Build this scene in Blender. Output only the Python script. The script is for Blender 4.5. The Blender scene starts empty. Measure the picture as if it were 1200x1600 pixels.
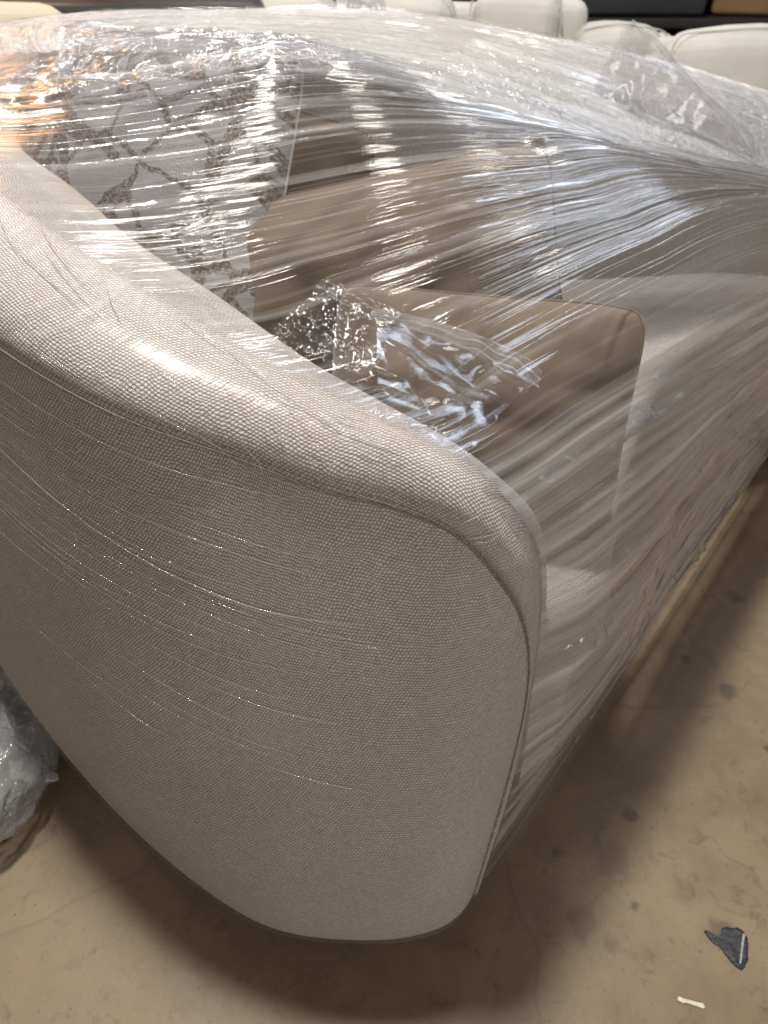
import bpy, bmesh, math, random
import numpy as np
from mathutils import Vector, Matrix, noise

sc = bpy.context.scene
col = sc.collection
random.seed(7)
rng = np.random.default_rng(7)

# ------------------------------------------------------------------ camera, world, lamps, exposure
cd = bpy.data.cameras.new("camera")
cam = bpy.data.objects.new("camera", cd); col.objects.link(cam)
cam.location = (0, 0, 1.05)
cam.rotation_euler = (math.radians(90 - 41), 0, 0)
cd.sensor_fit = 'VERTICAL'; cd.sensor_height = 9.8; cd.sensor_width = 7.35
cd.lens = 9.8 / 2 / (800 / 1109)
cd.clip_start = 0.02; cd.clip_end = 100
cd.dof.use_dof = True; cd.dof.focus_distance = 0.60; cd.dof.aperture_fstop = 2.2
sc.camera = cam

w = bpy.data.worlds.new("World"); sc.world = w; w.use_nodes = True
w.node_tree.nodes['Background'].inputs['Color'].default_value = (1.0, 0.91, 0.82, 1)
w.node_tree.nodes['Background'].inputs['Strength'].default_value = 0.15

def lamp(name, loc, target, size, power, color, sy=None):
    l = bpy.data.lights.new(name, 'AREA'); l.energy = power; l.color = color
    l.shape = 'RECTANGLE'; l.size = size; l.size_y = sy or size
    o = bpy.data.objects.new(name, l); col.objects.link(o); o.location = loc
    o.rotation_euler = (Vector(target) - Vector(loc)).to_track_quat('-Z', 'Y').to_euler()
    return o
lamp('key_lamp', (-0.36, 1.40, 4.0), (-0.2, 0.9, 0), 0.36, 195, (1.0, 0.97, 0.92))
for i_, (x, y) in enumerate([(-2.4, 5.0), (0.4, 5.6), (-1.2, 7.2), (1.8, 7.0), (-3.6, 3.0), (-0.7, 4.2)]):
    lamp('row_lamp', (x, y, 3.7), (x * .6, y - 3.0, 0), 0.09, 17, (1.0, 0.95, 0.86), 1.0)
lamp('amber_glint_lamp', (-2.0, 4.2, 1.95), (-0.35, 0.9, 0.85), 0.55, 13, (1.0, 0.42, 0.10))  # added, unseen: placed so the film picks up an orange reflection
lamp('skylight', (3.0, 5.0, 4.2), (0.4, 1.2, 0.5), 1.0, 62, (0.72, 0.84, 1.0), 2.6)
lamp('open_door', (2.3, -2.4, 1.6), (0.1, 0.8, 0.4), 1.4, 46, (1.0, 0.96, 0.92), 2.0)
lamp('rear_lamp', (-1.2, -3.0, 3.8), (-0.2, 0.4, 0.2), 0.4, 4, (1.0, 0.85, 0.68), 1.2)

vs = sc.view_settings
vs.view_transform = 'Standard'; vs.look = 'None'; vs.exposure = 0.0; vs.gamma = 1.0
vs.use_curve_mapping = False
cy = sc.cycles
cy.max_bounces = 10; cy.transparent_max_bounces = 24
cy.diffuse_bounces = 3; cy.glossy_bounces = 4; cy.transmission_bounces = 6
cy.sample_clamp_indirect = 4.0; cy.caustics_reflective = False; cy.caustics_refractive = False

# ------------------------------------------------------------------ node helpers
def material(name):
    m = bpy.data.materials.new(name); m.use_nodes = True
    nt = m.node_tree
    for n in list(nt.nodes): nt.nodes.remove(n)
    return m, nt
def node(nt, t, **kw):
    n = nt.nodes.new(t)
    for k, v in kw.items(): setattr(n, k, v)
    return n
def put(nt, sock, v):
    if isinstance(v, bpy.types.NodeSocket): nt.links.new(v, sock)
    elif isinstance(v, (tuple, list)) and len(v) == 3 and sock.type == 'RGBA': sock.default_value = (*v, 1)
    else: sock.default_value = v
def mth(nt, op, a, b=None, c=None, clamp=False):
    n = node(nt, 'ShaderNodeMath', operation=op, use_clamp=clamp)
    put(nt, n.inputs[0], a)
    if b is not None: put(nt, n.inputs[1], b)
    if c is not None: put(nt, n.inputs[2], c)
    return n.outputs[0]
def ramp(nt, fac, stops, interp='LINEAR'):
    n = node(nt, 'ShaderNodeValToRGB'); n.color_ramp.interpolation = interp
    e = n.color_ramp.elements
    while len(e) < len(stops): e.new(0.5)
    for i, (p, c) in enumerate(stops):
        e[i].position = p
        e[i].color = (*c, 1) if isinstance(c, (tuple, list)) else (c, c, c, 1)
    put(nt, n.inputs[0], fac)
    return n.outputs[0]
def mix(nt, fac, a, b, blend='MIX'):
    n = node(nt, 'ShaderNodeMix', data_type='RGBA', blend_type=blend)
    put(nt, n.inputs[0], fac); put(nt, n.inputs[6], a); put(nt, n.inputs[7], b)
    return n.outputs[2]
def noi(nt, vec, scale, detail=3, rough=0.55, dist=0.0):
    n = node(nt, 'ShaderNodeTexNoise')
    n.inputs['Scale'].default_value = scale; n.inputs['Detail'].default_value = detail
    n.inputs['Roughness'].default_value = rough; n.inputs['Distortion'].default_value = dist
    if vec is not None: nt.links.new(vec, n.inputs['Vector'])
    return n.outputs['Fac']
def mapping(nt, vec, scale=(1, 1, 1), loc=(0, 0, 0), rot=(0, 0, 0)):
    n = node(nt, 'ShaderNodeMapping'); nt.links.new(vec, n.inputs[0])
    n.inputs['Scale'].default_value = scale; n.inputs['Location'].default_value = loc; n.inputs['Rotation'].default_value = rot
    return n.outputs[0]
def coords(nt, out='Object'):
    return node(nt, 'ShaderNodeTexCoord').outputs[out]
def bump(nt, h, strength, dist, normal=None):
    n = node(nt, 'ShaderNodeBump'); n.inputs['Strength'].default_value = strength; n.inputs['Distance'].default_value = dist
    nt.links.new(h, n.inputs['Height'])
    if normal is not None: nt.links.new(normal, n.inputs['Normal'])
    return n.outputs[0]
def principled(nt, color, rough, normal=None, **kw):
    p = node(nt, 'ShaderNodeBsdfPrincipled'); put(nt, p.inputs['Base Color'], color); put(nt, p.inputs['Roughness'], rough)
    if normal is not None: nt.links.new(normal, p.inputs['Normal'])
    for k, v in kw.items(): put(nt, p.inputs[k.replace('_', ' ')], v)
    out = node(nt, 'ShaderNodeOutputMaterial'); nt.links.new(p.outputs[0], out.inputs[0])
    return p
def plain(name, color, rough=0.6, scale=6, var=0.25, bstr=0.2, bscale=60, **kw):
    m, nt = material(name)
    c = coords(nt)
    f = noi(nt, c, scale, 4)
    dark = tuple(x * (1 - var) for x in color); light = tuple(min(1, x * (1 + var)) for x in color)
    colr = ramp(nt, f, [(0.3, dark), (0.7, light)])
    principled(nt, colr, rough, bump(nt, noi(nt, c, bscale, 3), bstr, 0.004), **kw)
    return m

# woven upholstery: plump stitches in half-offset rows, from UVs in metres
def weave(name, low, high, nx=285, ny=330, bstr=0.6, warm=0.25):
    m, nt = material(name)
    uv = coords(nt, 'UV')
    wob = node(nt, 'ShaderNodeTexNoise'); wob.inputs['Scale'].default_value = 70; wob.inputs['Detail'].default_value = 2
    nt.links.new(uv, wob.inputs['Vector'])
    off = node(nt, 'ShaderNodeVectorMath', operation='MULTIPLY_ADD')
    nt.links.new(wob.outputs['Color'], off.inputs[0]); off.inputs[1].default_value = (0.0052, 0.0052, 0)
    wb2 = node(nt, 'ShaderNodeTexNoise'); wb2.inputs['Scale'].default_value = 17; wb2.inputs['Detail'].default_value = 2; nt.links.new(uv, wb2.inputs['Vector'])
    of2 = node(nt, 'ShaderNodeVectorMath', operation='MULTIPLY_ADD'); nt.links.new(wb2.outputs['Color'], of2.inputs[0]); of2.inputs[1].default_value = (0.010, 0.008, 0); nt.links.new(uv, of2.inputs[2])
    nt.links.new(of2.outputs[0], off.inputs[2])
    rot = mapping(nt, off.outputs[0], rot=(0, 0, math.radians(-9)))
    sx = node(nt, 'ShaderNodeSeparateXYZ'); nt.links.new(rot, sx.inputs[0])
    v = mth(nt, 'MULTIPLY', sx.outputs[1], ny)
    row = mth(nt, 'FLOOR', v)
    u = mth(nt, 'MULTIPLY_ADD', row, 0.5, mth(nt, 'MULTIPLY', sx.outputs[0], nx))
    fu = mth(nt, 'SUBTRACT', mth(nt, 'FRACT', u), 0.5); fv = mth(nt, 'SUBTRACT', mth(nt, 'FRACT', v), 0.5)
    # slanted, rounded stitch
    fu2 = mth(nt, 'MULTIPLY_ADD', fv, 0.35, fu)
    d = mth(nt, 'ADD', mth(nt, 'MULTIPLY', mth(nt, 'POWER', mth(nt, 'ABSOLUTE', fu2), 2.2), 4.0),
            mth(nt, 'MULTIPLY', mth(nt, 'POWER', mth(nt, 'ABSOLUTE', fv), 2.2), 4.4))
    h = mth(nt, 'SUBTRACT', 1.0, d, clamp=True)
    comb = node(nt, 'ShaderNodeCombineXYZ'); put(nt, comb.inputs[0], mth(nt, 'FLOOR', u)); put(nt, comb.inputs[1], row)
    wn = node(nt, 'ShaderNodeTexWhiteNoise', noise_dimensions='2D'); nt.links.new(comb.outputs[0], wn.inputs[0])
    fib = noi(nt, mapping(nt, uv, (1, 1, 1)), 1500, 3, 0.7)
    fac = mth(nt, 'ADD', mth(nt, 'MULTIPLY', h, 0.95), mth(nt, 'MULTIPLY', mth(nt, 'SUBTRACT', wn.outputs[0], 0.5), 0.42))
    fac = mth(nt, 'ADD', fac, mth(nt, 'MULTIPLY', mth(nt, 'SUBTRACT', fib, 0.5), 0.7), clamp=True)
    mid = tuple(a * 0.45 + b * 0.55 for a, b in zip(low, high))
    c = ramp(nt, fac, [(0.08, low), (0.42, mid), (0.8, high)])
    slub = ramp(nt, noi(nt, mapping(nt, uv, (40, 260, 1)), 1.0, 2), [(0.60, 1.0), (0.75, 0.84)])
    c = mix(nt, 1.0, c, slub, 'MULTIPLY')
    big = ramp(nt, noi(nt, uv, 3.5, 3), [(0.35, (0.93, 0.90, 0.86)), (0.65, (1, 1, 1))])
    c = mix(nt, 1.0, c, big, 'MULTIPLY')
    hh = mth(nt, 'ADD', mth(nt, 'MULTIPLY', h, mth(nt, 'MULTIPLY_ADD', wn.outputs[0], 0.6, 0.6)), mth(nt, 'MULTIPLY', fib, 0.25))
    principled(nt, c, 0.92, bump(nt, hh, bstr, 0.0018), Sheen_Weight=0.15, Sheen_Roughness=0.5, Specular_IOR_Level=0.15)
    return m
M = {}
M['weave'] = weave('oatmeal_woven_upholstery', (0.335, 0.28, 0.228), (0.70, 0.67, 0.635))
M['plinth'] = plain('black_plinth', (0.02, 0.018, 0.016), 0.6)
M['thread'] = plain('seam_thread', (0.29, 0.245, 0.2), 0.85, 300, 0.3, 0.5, 900)

# stretch film: clear, thin, with stretch haze and painted crease glints along the pull (UV.y across the pull is UV.x)
def film(name, haze_lo, haze_hi, across, along, rough=0.10, gloss=1.5, bstr=0.35, tint=(0.93, 0.93, 0.95), cut=0.5, bd=0.004, crinkle=0.0, det=5, rg=0.62):
    m, nt = material(name)
    uv = coords(nt, 'UV')
    mp = mapping(nt, uv, (across, along, 1))
    n1 = noi(nt, mp, 1.0, det, rg, 0.1)
    n2 = noi(nt, mapping(nt, uv, (across * 3.7, along * 1.7, 1), (3.1, 1.7, 0)), 1.0, 3, 0.6)
    n3 = noi(nt, mapping(nt, uv, (across * 0.12, along * 0.8, 1), (9.1, 4.7, 0)), 1.0, 3, 0.55)
    s = mth(nt, 'MULTIPLY', n1, mth(nt, 'ADD', n3, 0.5))
    s = mth(nt, 'ADD', s, mth(nt, 'MULTIPLY', mth(nt, 'SUBTRACT', n2, 0.5), 0.22))
    mr = node(nt, 'ShaderNodeMapRange', interpolation_type='SMOOTHSTEP')
    put(nt, mr.inputs[0], s); mr.inputs[1].default_value = cut; mr.inputs[2].default_value = cut + 0.28
    mr.inputs[3].default_value = haze_lo; mr.inputs[4].default_value = haze_hi
    hz = mr.outputs[0]
    rdg = mth(nt, 'ABSOLUTE', mth(nt, 'SUBTRACT', n2, 0.5))
    bn = bump(nt, mth(nt, 'SUBTRACT', n1, mth(nt, 'MULTIPLY', rdg, 0.5)), bstr, bd)
    if crinkle:
        ob = coords(nt, 'Object')
        def ridge(sc_, o_): return mth(nt, 'ABSOLUTE', mth(nt, 'SUBTRACT', noi(nt, mapping(nt, ob, (sc_, sc_, sc_), (o_, o_, 0)), 1.0, 2, 0.6, 0.3), 0.5))
        msk = ramp(nt, noi(nt, ob, 5, 2), [(0.42, 0.1), (0.62, 1.0)])
        hc = mth(nt, 'MULTIPLY', mth(nt, 'ADD', ridge(48, 0), mth(nt, 'MULTIPLY', ridge(120, 4), 0.45)), msk)
        bn = bump(nt, hc, crinkle * 0.9, 0.02, bn)
    tr = node(nt, 'ShaderNodeBsdfTransparent'); tr.inputs[0].default_value = (*tint, 1)
    df = node(nt, 'ShaderNodeBsdfDiffuse'); df.inputs[0].default_value = (0.82, 0.81, 0.80, 1); nt.links.new(bn, df.inputs['Normal'])
    tl = node(nt, 'ShaderNodeBsdfTranslucent'); tl.inputs[0].default_value = (0.82, 0.81, 0.80, 1)
    mw = node(nt, 'ShaderNodeMixShader'); mw.inputs[0].default_value = 0.45
    nt.links.new(df.outputs[0], mw.inputs[1]); nt.links.new(tl.outputs[0], mw.inputs[2])
    m1 = node(nt, 'ShaderNodeMixShader'); nt.links.new(hz, m1.inputs[0])
    nt.links.new(tr.outputs[0], m1.inputs[1]); nt.links.new(mw.outputs[0], m1.inputs[2])
    fr = node(nt, 'ShaderNodeFresnel'); fr.inputs[0].default_value = 1.5; nt.links.new(bn, fr.inputs['Normal'])
    geo = node(nt, 'ShaderNodeNewGeometry')
    lw = node(nt, 'ShaderNodeLayerWeight'); lw.inputs[0].default_value = 0.3; nt.links.new(bn, lw.inputs['Normal'])
    fz = mth(nt, 'MULTIPLY_ADD', mth(nt, 'POWER', lw.outputs['Facing'], 2.6), 0.55, 0.045)
    fz = mth(nt, 'MULTIPLY', fz, gloss, clamp=True)
    gl = node(nt, 'ShaderNodeBsdfGlossy'); gl.inputs['Roughness'].default_value = rough; nt.links.new(bn, gl.inputs['Normal'])
    gl.inputs['Color'].default_value = (1, 1, 1, 1)
    m2 = node(nt, 'ShaderNodeMixShader'); nt.links.new(fz, m2.inputs[0])
    nt.links.new(m1.outputs[0], m2.inputs[1]); nt.links.new(gl.outputs[0], m2.inputs[2])
    out = node(nt, 'ShaderNodeOutputMaterial'); nt.links.new(m2.outputs[0], out.inputs[0])
    return m
M['film_span'] = film('clear_stretch_film', 0.0, 0.30, 30, 0.4, 0.08, 1.05, 0.6, bd=0.0035, cut=0.48, det=4, rg=0.6)
M['film_skirt'] = film('gathered_stretch_film', 0.04, 0.66, 26, 0.3, 0.09, 1.8, 0.6, bd=0.004, cut=0.40, det=4, rg=0.6)
M['film_top'] = film('layered_stretch_film', 0.08, 0.46, 28, 0.7, 0.08, 1.1, 0.5, crinkle=0.9, bd=0.003, cut=0.46, det=5, rg=0.62)
M['film_veil'] = film('doubled_stretch_film', 0.34, 0.66, 26, 1.0, 0.10, 1.0, 0.5, crinkle=0.8, bd=0.003, cut=0.42, det=5, rg=0.62)
M['film_arm'] = film('snug_stretch_film', 0.05, 0.24, 120, 1.2, 0.24, 0.22, 0.4, bd=0.002, cut=0.54)  # base haze paints in the soft sheen over the arm
M['film_peak'] = film('standing_film', 0.10, 0.42, 9, 6, 0.07, 1.7, 0.3, cut=0.45)
M['crease'] = film('creased_film', 0.40, 0.66, 30, 3, 0.10, 2.0, 0.2)
M['ribbon'] = film('ribbon_film', 0.10, 0.50, 6, 5, 0.10, 1.6, 0.3)
M['pleat'] = film('pleated_film', 0.30, 0.60, 9, 7, 0.09, 2.2, 0.2)
M['film_loose'] = film('loose_stretch_film', 0.02, 0.14, 14, 9, 0.06, 1.3, 0.12)
M['film_bag'] = film('cloudy_plastic_bag', 0.38, 0.72, 9, 7, 0.12, 1.4, 0.5, crinkle=0.8)

# ------------------------------------------------------------------ mesh helpers
def mesh_obj(name, verts, faces, mat, parent=None, uv=None, smooth=True):
    me = bpy.data.meshes.new(name)
    me.from_pydata([tuple(map(float, v)) for v in verts], [], faces)
    if smooth: me.polygons.foreach_set('use_smooth', [True] * len(me.polygons))
    if uv is not None:
        l = me.uv_layers.new(name='uv')
        idx = np.empty(len(me.loops), dtype=np.int32); me.loops.foreach_get('vertex_index', idx)
        l.data.foreach_set('uv', np.asarray(uv, dtype=np.float32)[idx].ravel())
    me.materials.append(mat); me.update()
    o = bpy.data.objects.new(name, me); col.objects.link(o)
    if parent: o.parent = parent
    return o
def grid(name, P, mat, parent=None, UV=None, closed=False, flip=False):
    n, m = P.shape[:2]
    idx = np.arange(n * m).reshape(n, m)
    if closed: idx = np.vstack([idx, idx[:1]])
    a, b, c, d = idx[:-1, :-1], idx[1:, :-1], idx[1:, 1:], idx[:-1, 1:]
    f = np.stack([a, b, c, d] if not flip else [a, d, c, b], -1).reshape(-1, 4)
    return mesh_obj(name, P.reshape(-1, 3), f.tolist(), mat, parent, None if UV is None else UV.reshape(-1, 2))
def tag(o, label=None, cat=None, group=None, kind=None):
    if label: o['label'] = label
    if cat: o['category'] = cat
    if group: o['group'] = group
    if kind: o['kind'] = kind
    return o
def empty(name, loc, label, cat, group=None):
    o = bpy.data.objects.new(name, None); col.objects.link(o); o.location = loc; o.empty_display_size = 0.1
    return tag(o, label, cat, group)
def local(o, parent):            # world-space mesh under a moved parent
    o.parent = parent; o.matrix_parent_inverse = Matrix.Translation(parent.location).inverted(); return o
def catmull(T, n, closed=False):
    T = np.asarray(T, float); k = len(T)
    if closed: E = np.concatenate([T[-1:], T, T[:2]]); seg = k
    else: E = np.concatenate([2 * T[:1] - T[1:2], T, 2 * T[-1:] - T[-2:-1]]); seg = k - 1
    t = np.linspace(0, seg, n, endpoint=not closed); i = np.minimum(t.astype(int), seg - 1); f = (t - i)[:, None]
    p0, p1, p2, p3 = E[i], E[i + 1], E[i + 2], E[i + 3]
    return 0.5 * (2 * p1 + (p2 - p0) * f + (2 * p0 - 5 * p1 + 4 * p2 - p3) * f ** 2 + (3 * p1 - p0 - 3 * p2 + p3) * f ** 3)
def arclen(C):
    return np.concatenate([[0], np.cumsum(np.linalg.norm(np.diff(C, axis=0), axis=1))])
def tube(name, C, r, mat, parent=None, seg=6):
    C = np.asarray(C, float); n = len(C)
    T = np.gradient(C, axis=0); T /= np.linalg.norm(T, axis=1)[:, None] + 1e-9
    up = np.array([0.13, 0.21, 0.97]); A = np.cross(T, up); A /= np.linalg.norm(A, axis=1)[:, None] + 1e-9; Bv = np.cross(T, A)
    r = np.broadcast_to(np.asarray(r, float), (n,))
    ang = np.linspace(0, 2 * np.pi, seg, endpoint=False)
    P = C[:, None] + r[:, None, None] * (A[:, None] * np.cos(ang)[None, :, None] + Bv[:, None] * np.sin(ang)[None, :, None])
    P = np.concatenate([P, P[:, :1]], 1)
    return grid(name, P, mat, parent)
def vnoise(P, s, seed=0.0, octaves=1):
    out = np.empty(len(P))
    for i, p in enumerate(P):
        q = Vector((p[0] * s + seed, p[1] * s - seed * 0.7, p[2] * s + seed * 1.3))
        out[i] = noise.noise(q) if octaves == 1 else noise.fractal(q, 0.6, 2.1, octaves)
    return out
def normals(P):
    a = np.gradient(P, axis=0); b = np.gradient(P, axis=1)
    n = np.cross(a, b); return n / (np.linalg.norm(n, axis=2, keepdims=True) + 1e-12)
def rounded_box(name, size, r, mat, parent=None, loc=(0, 0, 0), rot=0, puff=0.0, seg=4, uvs=1.0, wob=0.0, seed=0):
    bm = bmesh.new(); bmesh.ops.create_cube(bm, size=1)
    for v in bm.verts: v.co = Vector((v.co.x * size[0], v.co.y * size[1], v.co.z * size[2]))
    bmesh.ops.bevel(bm, geom=bm.edges[:], offset=r, segments=seg, profile=0.5, affect='EDGES')
    if puff or wob:
        bmesh.ops.subdivide_edges(bm, edges=bm.edges[:], cuts=3, use_grid_fill=True)
        for v in bm.verts:
            x, y, z = v.co.x / size[0] * 2, v.co.y / size[1] * 2, v.co.z / size[2] * 2
            k = puff * (1 - x * x * 0.9) * (1 - z * z * 0.9)
            v.co.y += k * (1 if y > 0 else -1)
            v.co.z += puff * 0.6 * (1 - x * x) * (1 if z > 0 else 0)
            nz = noise.noise_vector(Vector((v.co.x * 9 + seed, v.co.y * 9, v.co.z * 9))) * wob
            v.co += nz
    for f in bm.faces: f.smooth = True
    M4 = Matrix.Translation(loc) @ Matrix.Rotation(rot, 4, 'Z'); bmesh.ops.transform(bm, matrix=M4, verts=bm.verts[:])
    uvl = bm.loops.layers.uv.new('uv')
    for f in bm.faces:
        for l in f.loops:
            nn = f.normal; c = l.vert.co
            l[uvl].uv = ((c.x, c.y) if abs(nn.z) > 0.6 else (c.x + c.y, c.z))
    me = bpy.data.meshes.new(name); bm.to_mesh(me); bm.free(); me.materials.append(mat)
    o = bpy.data.objects.new(name, me); col.objects.link(o)
    if parent: local(o, parent)
    return o

# ------------------------------------------------------------------ floor
m, nt = material('worn_concrete_floor')
oc = coords(nt)
a1 = noi(nt, oc, 2.2, 6, 0.6); a2 = noi(nt, oc, 14, 6, 0.65, 0.4); a3 = noi(nt, oc, 90, 4, 0.6)
c = ramp(nt, a1, [(0.32, (0.24, 0.18, 0.118)), (0.5, (0.335, 0.265, 0.18)), (0.68, (0.43, 0.35, 0.245))])
c = mix(nt, mth(nt, 'MULTIPLY', a2, 0.55), c, ramp(nt, a2, [(0.35, (0.23, 0.175, 0.12)), (0.6, (0.42, 0.345, 0.245))]))
c = mix(nt, ramp(nt, noi(nt, mapping(nt, oc, (1, 1, 1), (4, 2, 0)), 26, 5, 0.7, 0.8), [(0.56, 0.0), (0.72, 0.6)]), c, (0.16, 0.12, 0.09))
c = mix(nt, ramp(nt, a3, [(0.62, 0.0), (0.74, 0.6)]), c, (0.15, 0.115, 0.085))
c = mix(nt, ramp(nt, noi(nt, mapping(nt, oc, (1, 1, 1), (1, 7, 0)), 160, 3, 0.6), [(0.66, 0.0), (0.72, 0.5)]), c, (0.50, 0.43, 0.33))
def stain(c, x, y, r, col3, amt, freq=40, jag=0.5):
    v = node(nt, 'ShaderNodeVectorMath', operation='DISTANCE'); nt.links.new(oc, v.inputs[0]); v.inputs[1].default_value = (x, y, 0)
    d = mth(nt, 'ADD', v.outputs['Value'], mth(nt, 'MULTIPLY', mth(nt, 'SUBTRACT', noi(nt, oc, freq, 4), 0.5), r * jag * 5))
    mr = node(nt, 'ShaderNodeMapRange', interpolation_type='SMOOTHSTEP'); put(nt, mr.inputs[0], d)
    mr.inputs[1].default_value = r * 0.45; mr.inputs[2].default_value = r * 1.3; mr.inputs[3].default_value = amt; mr.inputs[4].default_value = 0
    return mix(nt, mr.outputs[0], c, col3)
for (x, y, r, k, a) in [(x_, y_, r_, k_, a_ * .95) for (x_, y_, r_, k_, a_) in [(0.372, 0.510, 0.014, (0.13, 0.105, 0.085), 0.7), (0.452, 0.345, 0.019, (0.17, 0.14, 0.12), 0.8), (0.345, 0.382, 0.008, (0.1, 0.085, 0.07), 0.75),
                     (0.27, 0.36, 0.022, (0.17, 0.135, 0.10), 0.6), (0.30, 0.335, 0.012, (0.15, 0.12, 0.09), 0.6), (-0.22, 0.36, 0.010, (0.24, 0.17, 0.10), 0.5),
                     (0.60, 0.73, 0.016, (0.09, 0.08, 0.07), 0.7), (0.63, 0.62, 0.010, (0.08, 0.07, 0.06), 0.7), (0.55, 0.80, 0.012, (0.12, 0.1, 0.08), 0.6), (0.70, 0.95, 0.02, (0.14, 0.11, 0.09), 0.6), (0.33, 0.44, 0.03, (0.22, 0.17, 0.125), 0.55), (0.42, 0.40, 0.02, (0.23, 0.18, 0.13), 0.5),
                     (-0.62, 0.66, 0.03, (0.16, 0.12, 0.07), 0.6)]]:
    c = stain(c, x, y, r, k, a)
# a fine meandering crack
cr = node(nt, 'ShaderNodeTexVoronoi', feature='DISTANCE_TO_EDGE'); cr.inputs['Scale'].default_value = 0.9
wv = node(nt, 'ShaderNodeTexNoise'); wv.inputs['Scale'].default_value = 5; nt.links.new(oc, wv.inputs['Vector'])
av = node(nt, 'ShaderNodeVectorMath', operation='MULTIPLY_ADD'); nt.links.new(wv.outputs['Color'], av.inputs[0]); av.inputs[1].default_value = (0.15, 0.15, 0); nt.links.new(oc, av.inputs[2])
nt.links.new(av.outputs[0], cr.inputs['Vector'])
c = mix(nt, ramp(nt, cr.outputs['Distance'], [(0.0, 0.22), (0.0022, 0.0)]), c, (0.13, 0.1, 0.075))
c = mix(nt, 1.0, c, (0.58, 0.53, 0.455), 'MULTIPLY')
hb = mth(nt, 'ADD', mth(nt, 'MULTIPLY', a2, 0.6), mth(nt, 'MULTIPLY', a3, 0.5))
principled(nt, c, ramp(nt, a2, [(0.3, 0.42), (0.7, 0.62)]), bump(nt, hb, 0.22, 0.004), Specular_IOR_Level=0.35)
M['floor'] = m
n = 8
fl = mesh_obj('floor', [(-9, -6, 0), (9, -6, 0), (9, 12, 0), (-9, 12, 0)], [(0, 1, 2, 3)], M['floor'])
tag(fl, kind='structure')
M['wall'] = plain('dark_back_wall', (0.035, 0.028, 0.024), 0.8, 1.2, 0.5)
bw = mesh_obj('back_wall', [(-9, 7.5, 0), (9, 7.5, 0), (9, 7.5, 4.5), (-9, 7.5, 4.5)], [(0, 1, 2, 3)], M['wall'])
tag(bw, kind='structure')

# ------------------------------------------------------------------ the sofa
# control rows round the shell from the near arm's front edge, round the back, to the far arm's front edge
S_ = [(.120,.380,.045),(.143,.425,.20),(.154,.443,.35),(.150,.449,.45),(.131,.441,.53),(.109,.436,.58),(.063,.428,.65),(.01,.435,.675),(-.051,.442,.69),(-.118,.458,.71),(-.215,.481,.74),(-.321,.542,.77),(-.46,.66,.80),(-.62,.85,.82),(-.76,1.12,.83),(-.80,1.40,.83),(-.62,1.66,.82),(-.30,1.77,.82),(.05,1.77,.82),(.35,1.76,.79),(.65,1.78,.74),(.92,1.76,.68),(1.07,1.64,.64),(1.06,1.50,.60),(1.03,1.44,.54),(1.01,1.41,.45),(1.0,1.40,.30),(.98,1.38,.045)]
K_ = [(.152,.425,.045),(.165,.46,.20),(.168,.478,.36),(.163,.483,.47),(.148,.475,.565),(.125,.463,.625),(.078,.455,.69),(.035,.475,.715),(-.02,.50,.735),(-.085,.535,.762),(-.18,.60,.80),(-.275,.67,.835),(-.38,.775,.862),(-.52,.93,.88),(-.63,1.15,.885),(-.66,1.38,.885),(-.53,1.55,.882),(-.27,1.63,.88),(.03,1.63,.878),(.31,1.62,.84),(.59,1.64,.785),(.82,1.64,.725),(.95,1.57,.68),(.97,1.49,.64),(.955,1.45,.57),(.94,1.43,.47),(.93,1.43,.30),(.92,1.41,.045)]
B_ = [(.118,.376),(.112,.366),(.10,.356),(.085,.347),(.065,.34),(.04,.334),(.005,.329),(-.05,.328),(-.12,.336),(-.185,.362),(-.285,.425),(-.405,.520),(-.55,.665),(-.73,.87),(-.86,1.12),(-.90,1.45),(-.70,1.76),(-.33,1.88),(.05,1.88),(.36,1.87),(.68,1.90),(1.0,1.88),(1.17,1.70),(1.15,1.52),(1.12,1.46),(1.08,1.42),(1.04,1.40),(.99,1.38)]
S_ = np.array(S_); K_ = np.array(K_); B_ = np.array([(x, y, 0.03) for x, y in B_])
fx = np.array([1, 1, 1, 1, 1, 1, 1, .96, .90, .84, .80, .78, .78, .82, .88, .95] + [1] * 12)
K_[:, 2] -= np.array([0] * 8 + [.004, .010, .017, .024, .030, .030, .022, .010] + [0] * 12)
S_[:, 2] -= np.array([0] * 10 + [.004, .010, .016, .016, .010, .004] + [0] * 12)
K_[:, :2] = S_[:, :2] + (K_ - S_)[:, :2] * fx[:, None]
I_ = S_ + 2 * (K_ - S_); I_[:, 2] = S_[:, 2] - 0.01
I_[:6] = S_[:6] + np.array([.035, .10, 0]); I_[6] = .5 * I_[6] + .5 * (S_[6] + np.array([.035, .10, 0]))
I_[0] = S_[0] + np.array([.022, .055, 0]); K_[0] = (.134, .402, .045)
I_[24:] = S_[24:] + np.array([-.13, .03, 0])
NQ = 520
B, S, K, I = (catmull(T, NQ) for T in (B_, S_, K_, I_))
OUT = S - I; OUT[:, 2] = 0; OUT /= np.linalg.norm(OUT, axis=1)[:, None]

sofa = empty('curved_sofa', (0.1, 1.15, 0), 'oatmeal woven tub sofa with rounded sloping arm, wrapped in clear film', 'sofa')

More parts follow.
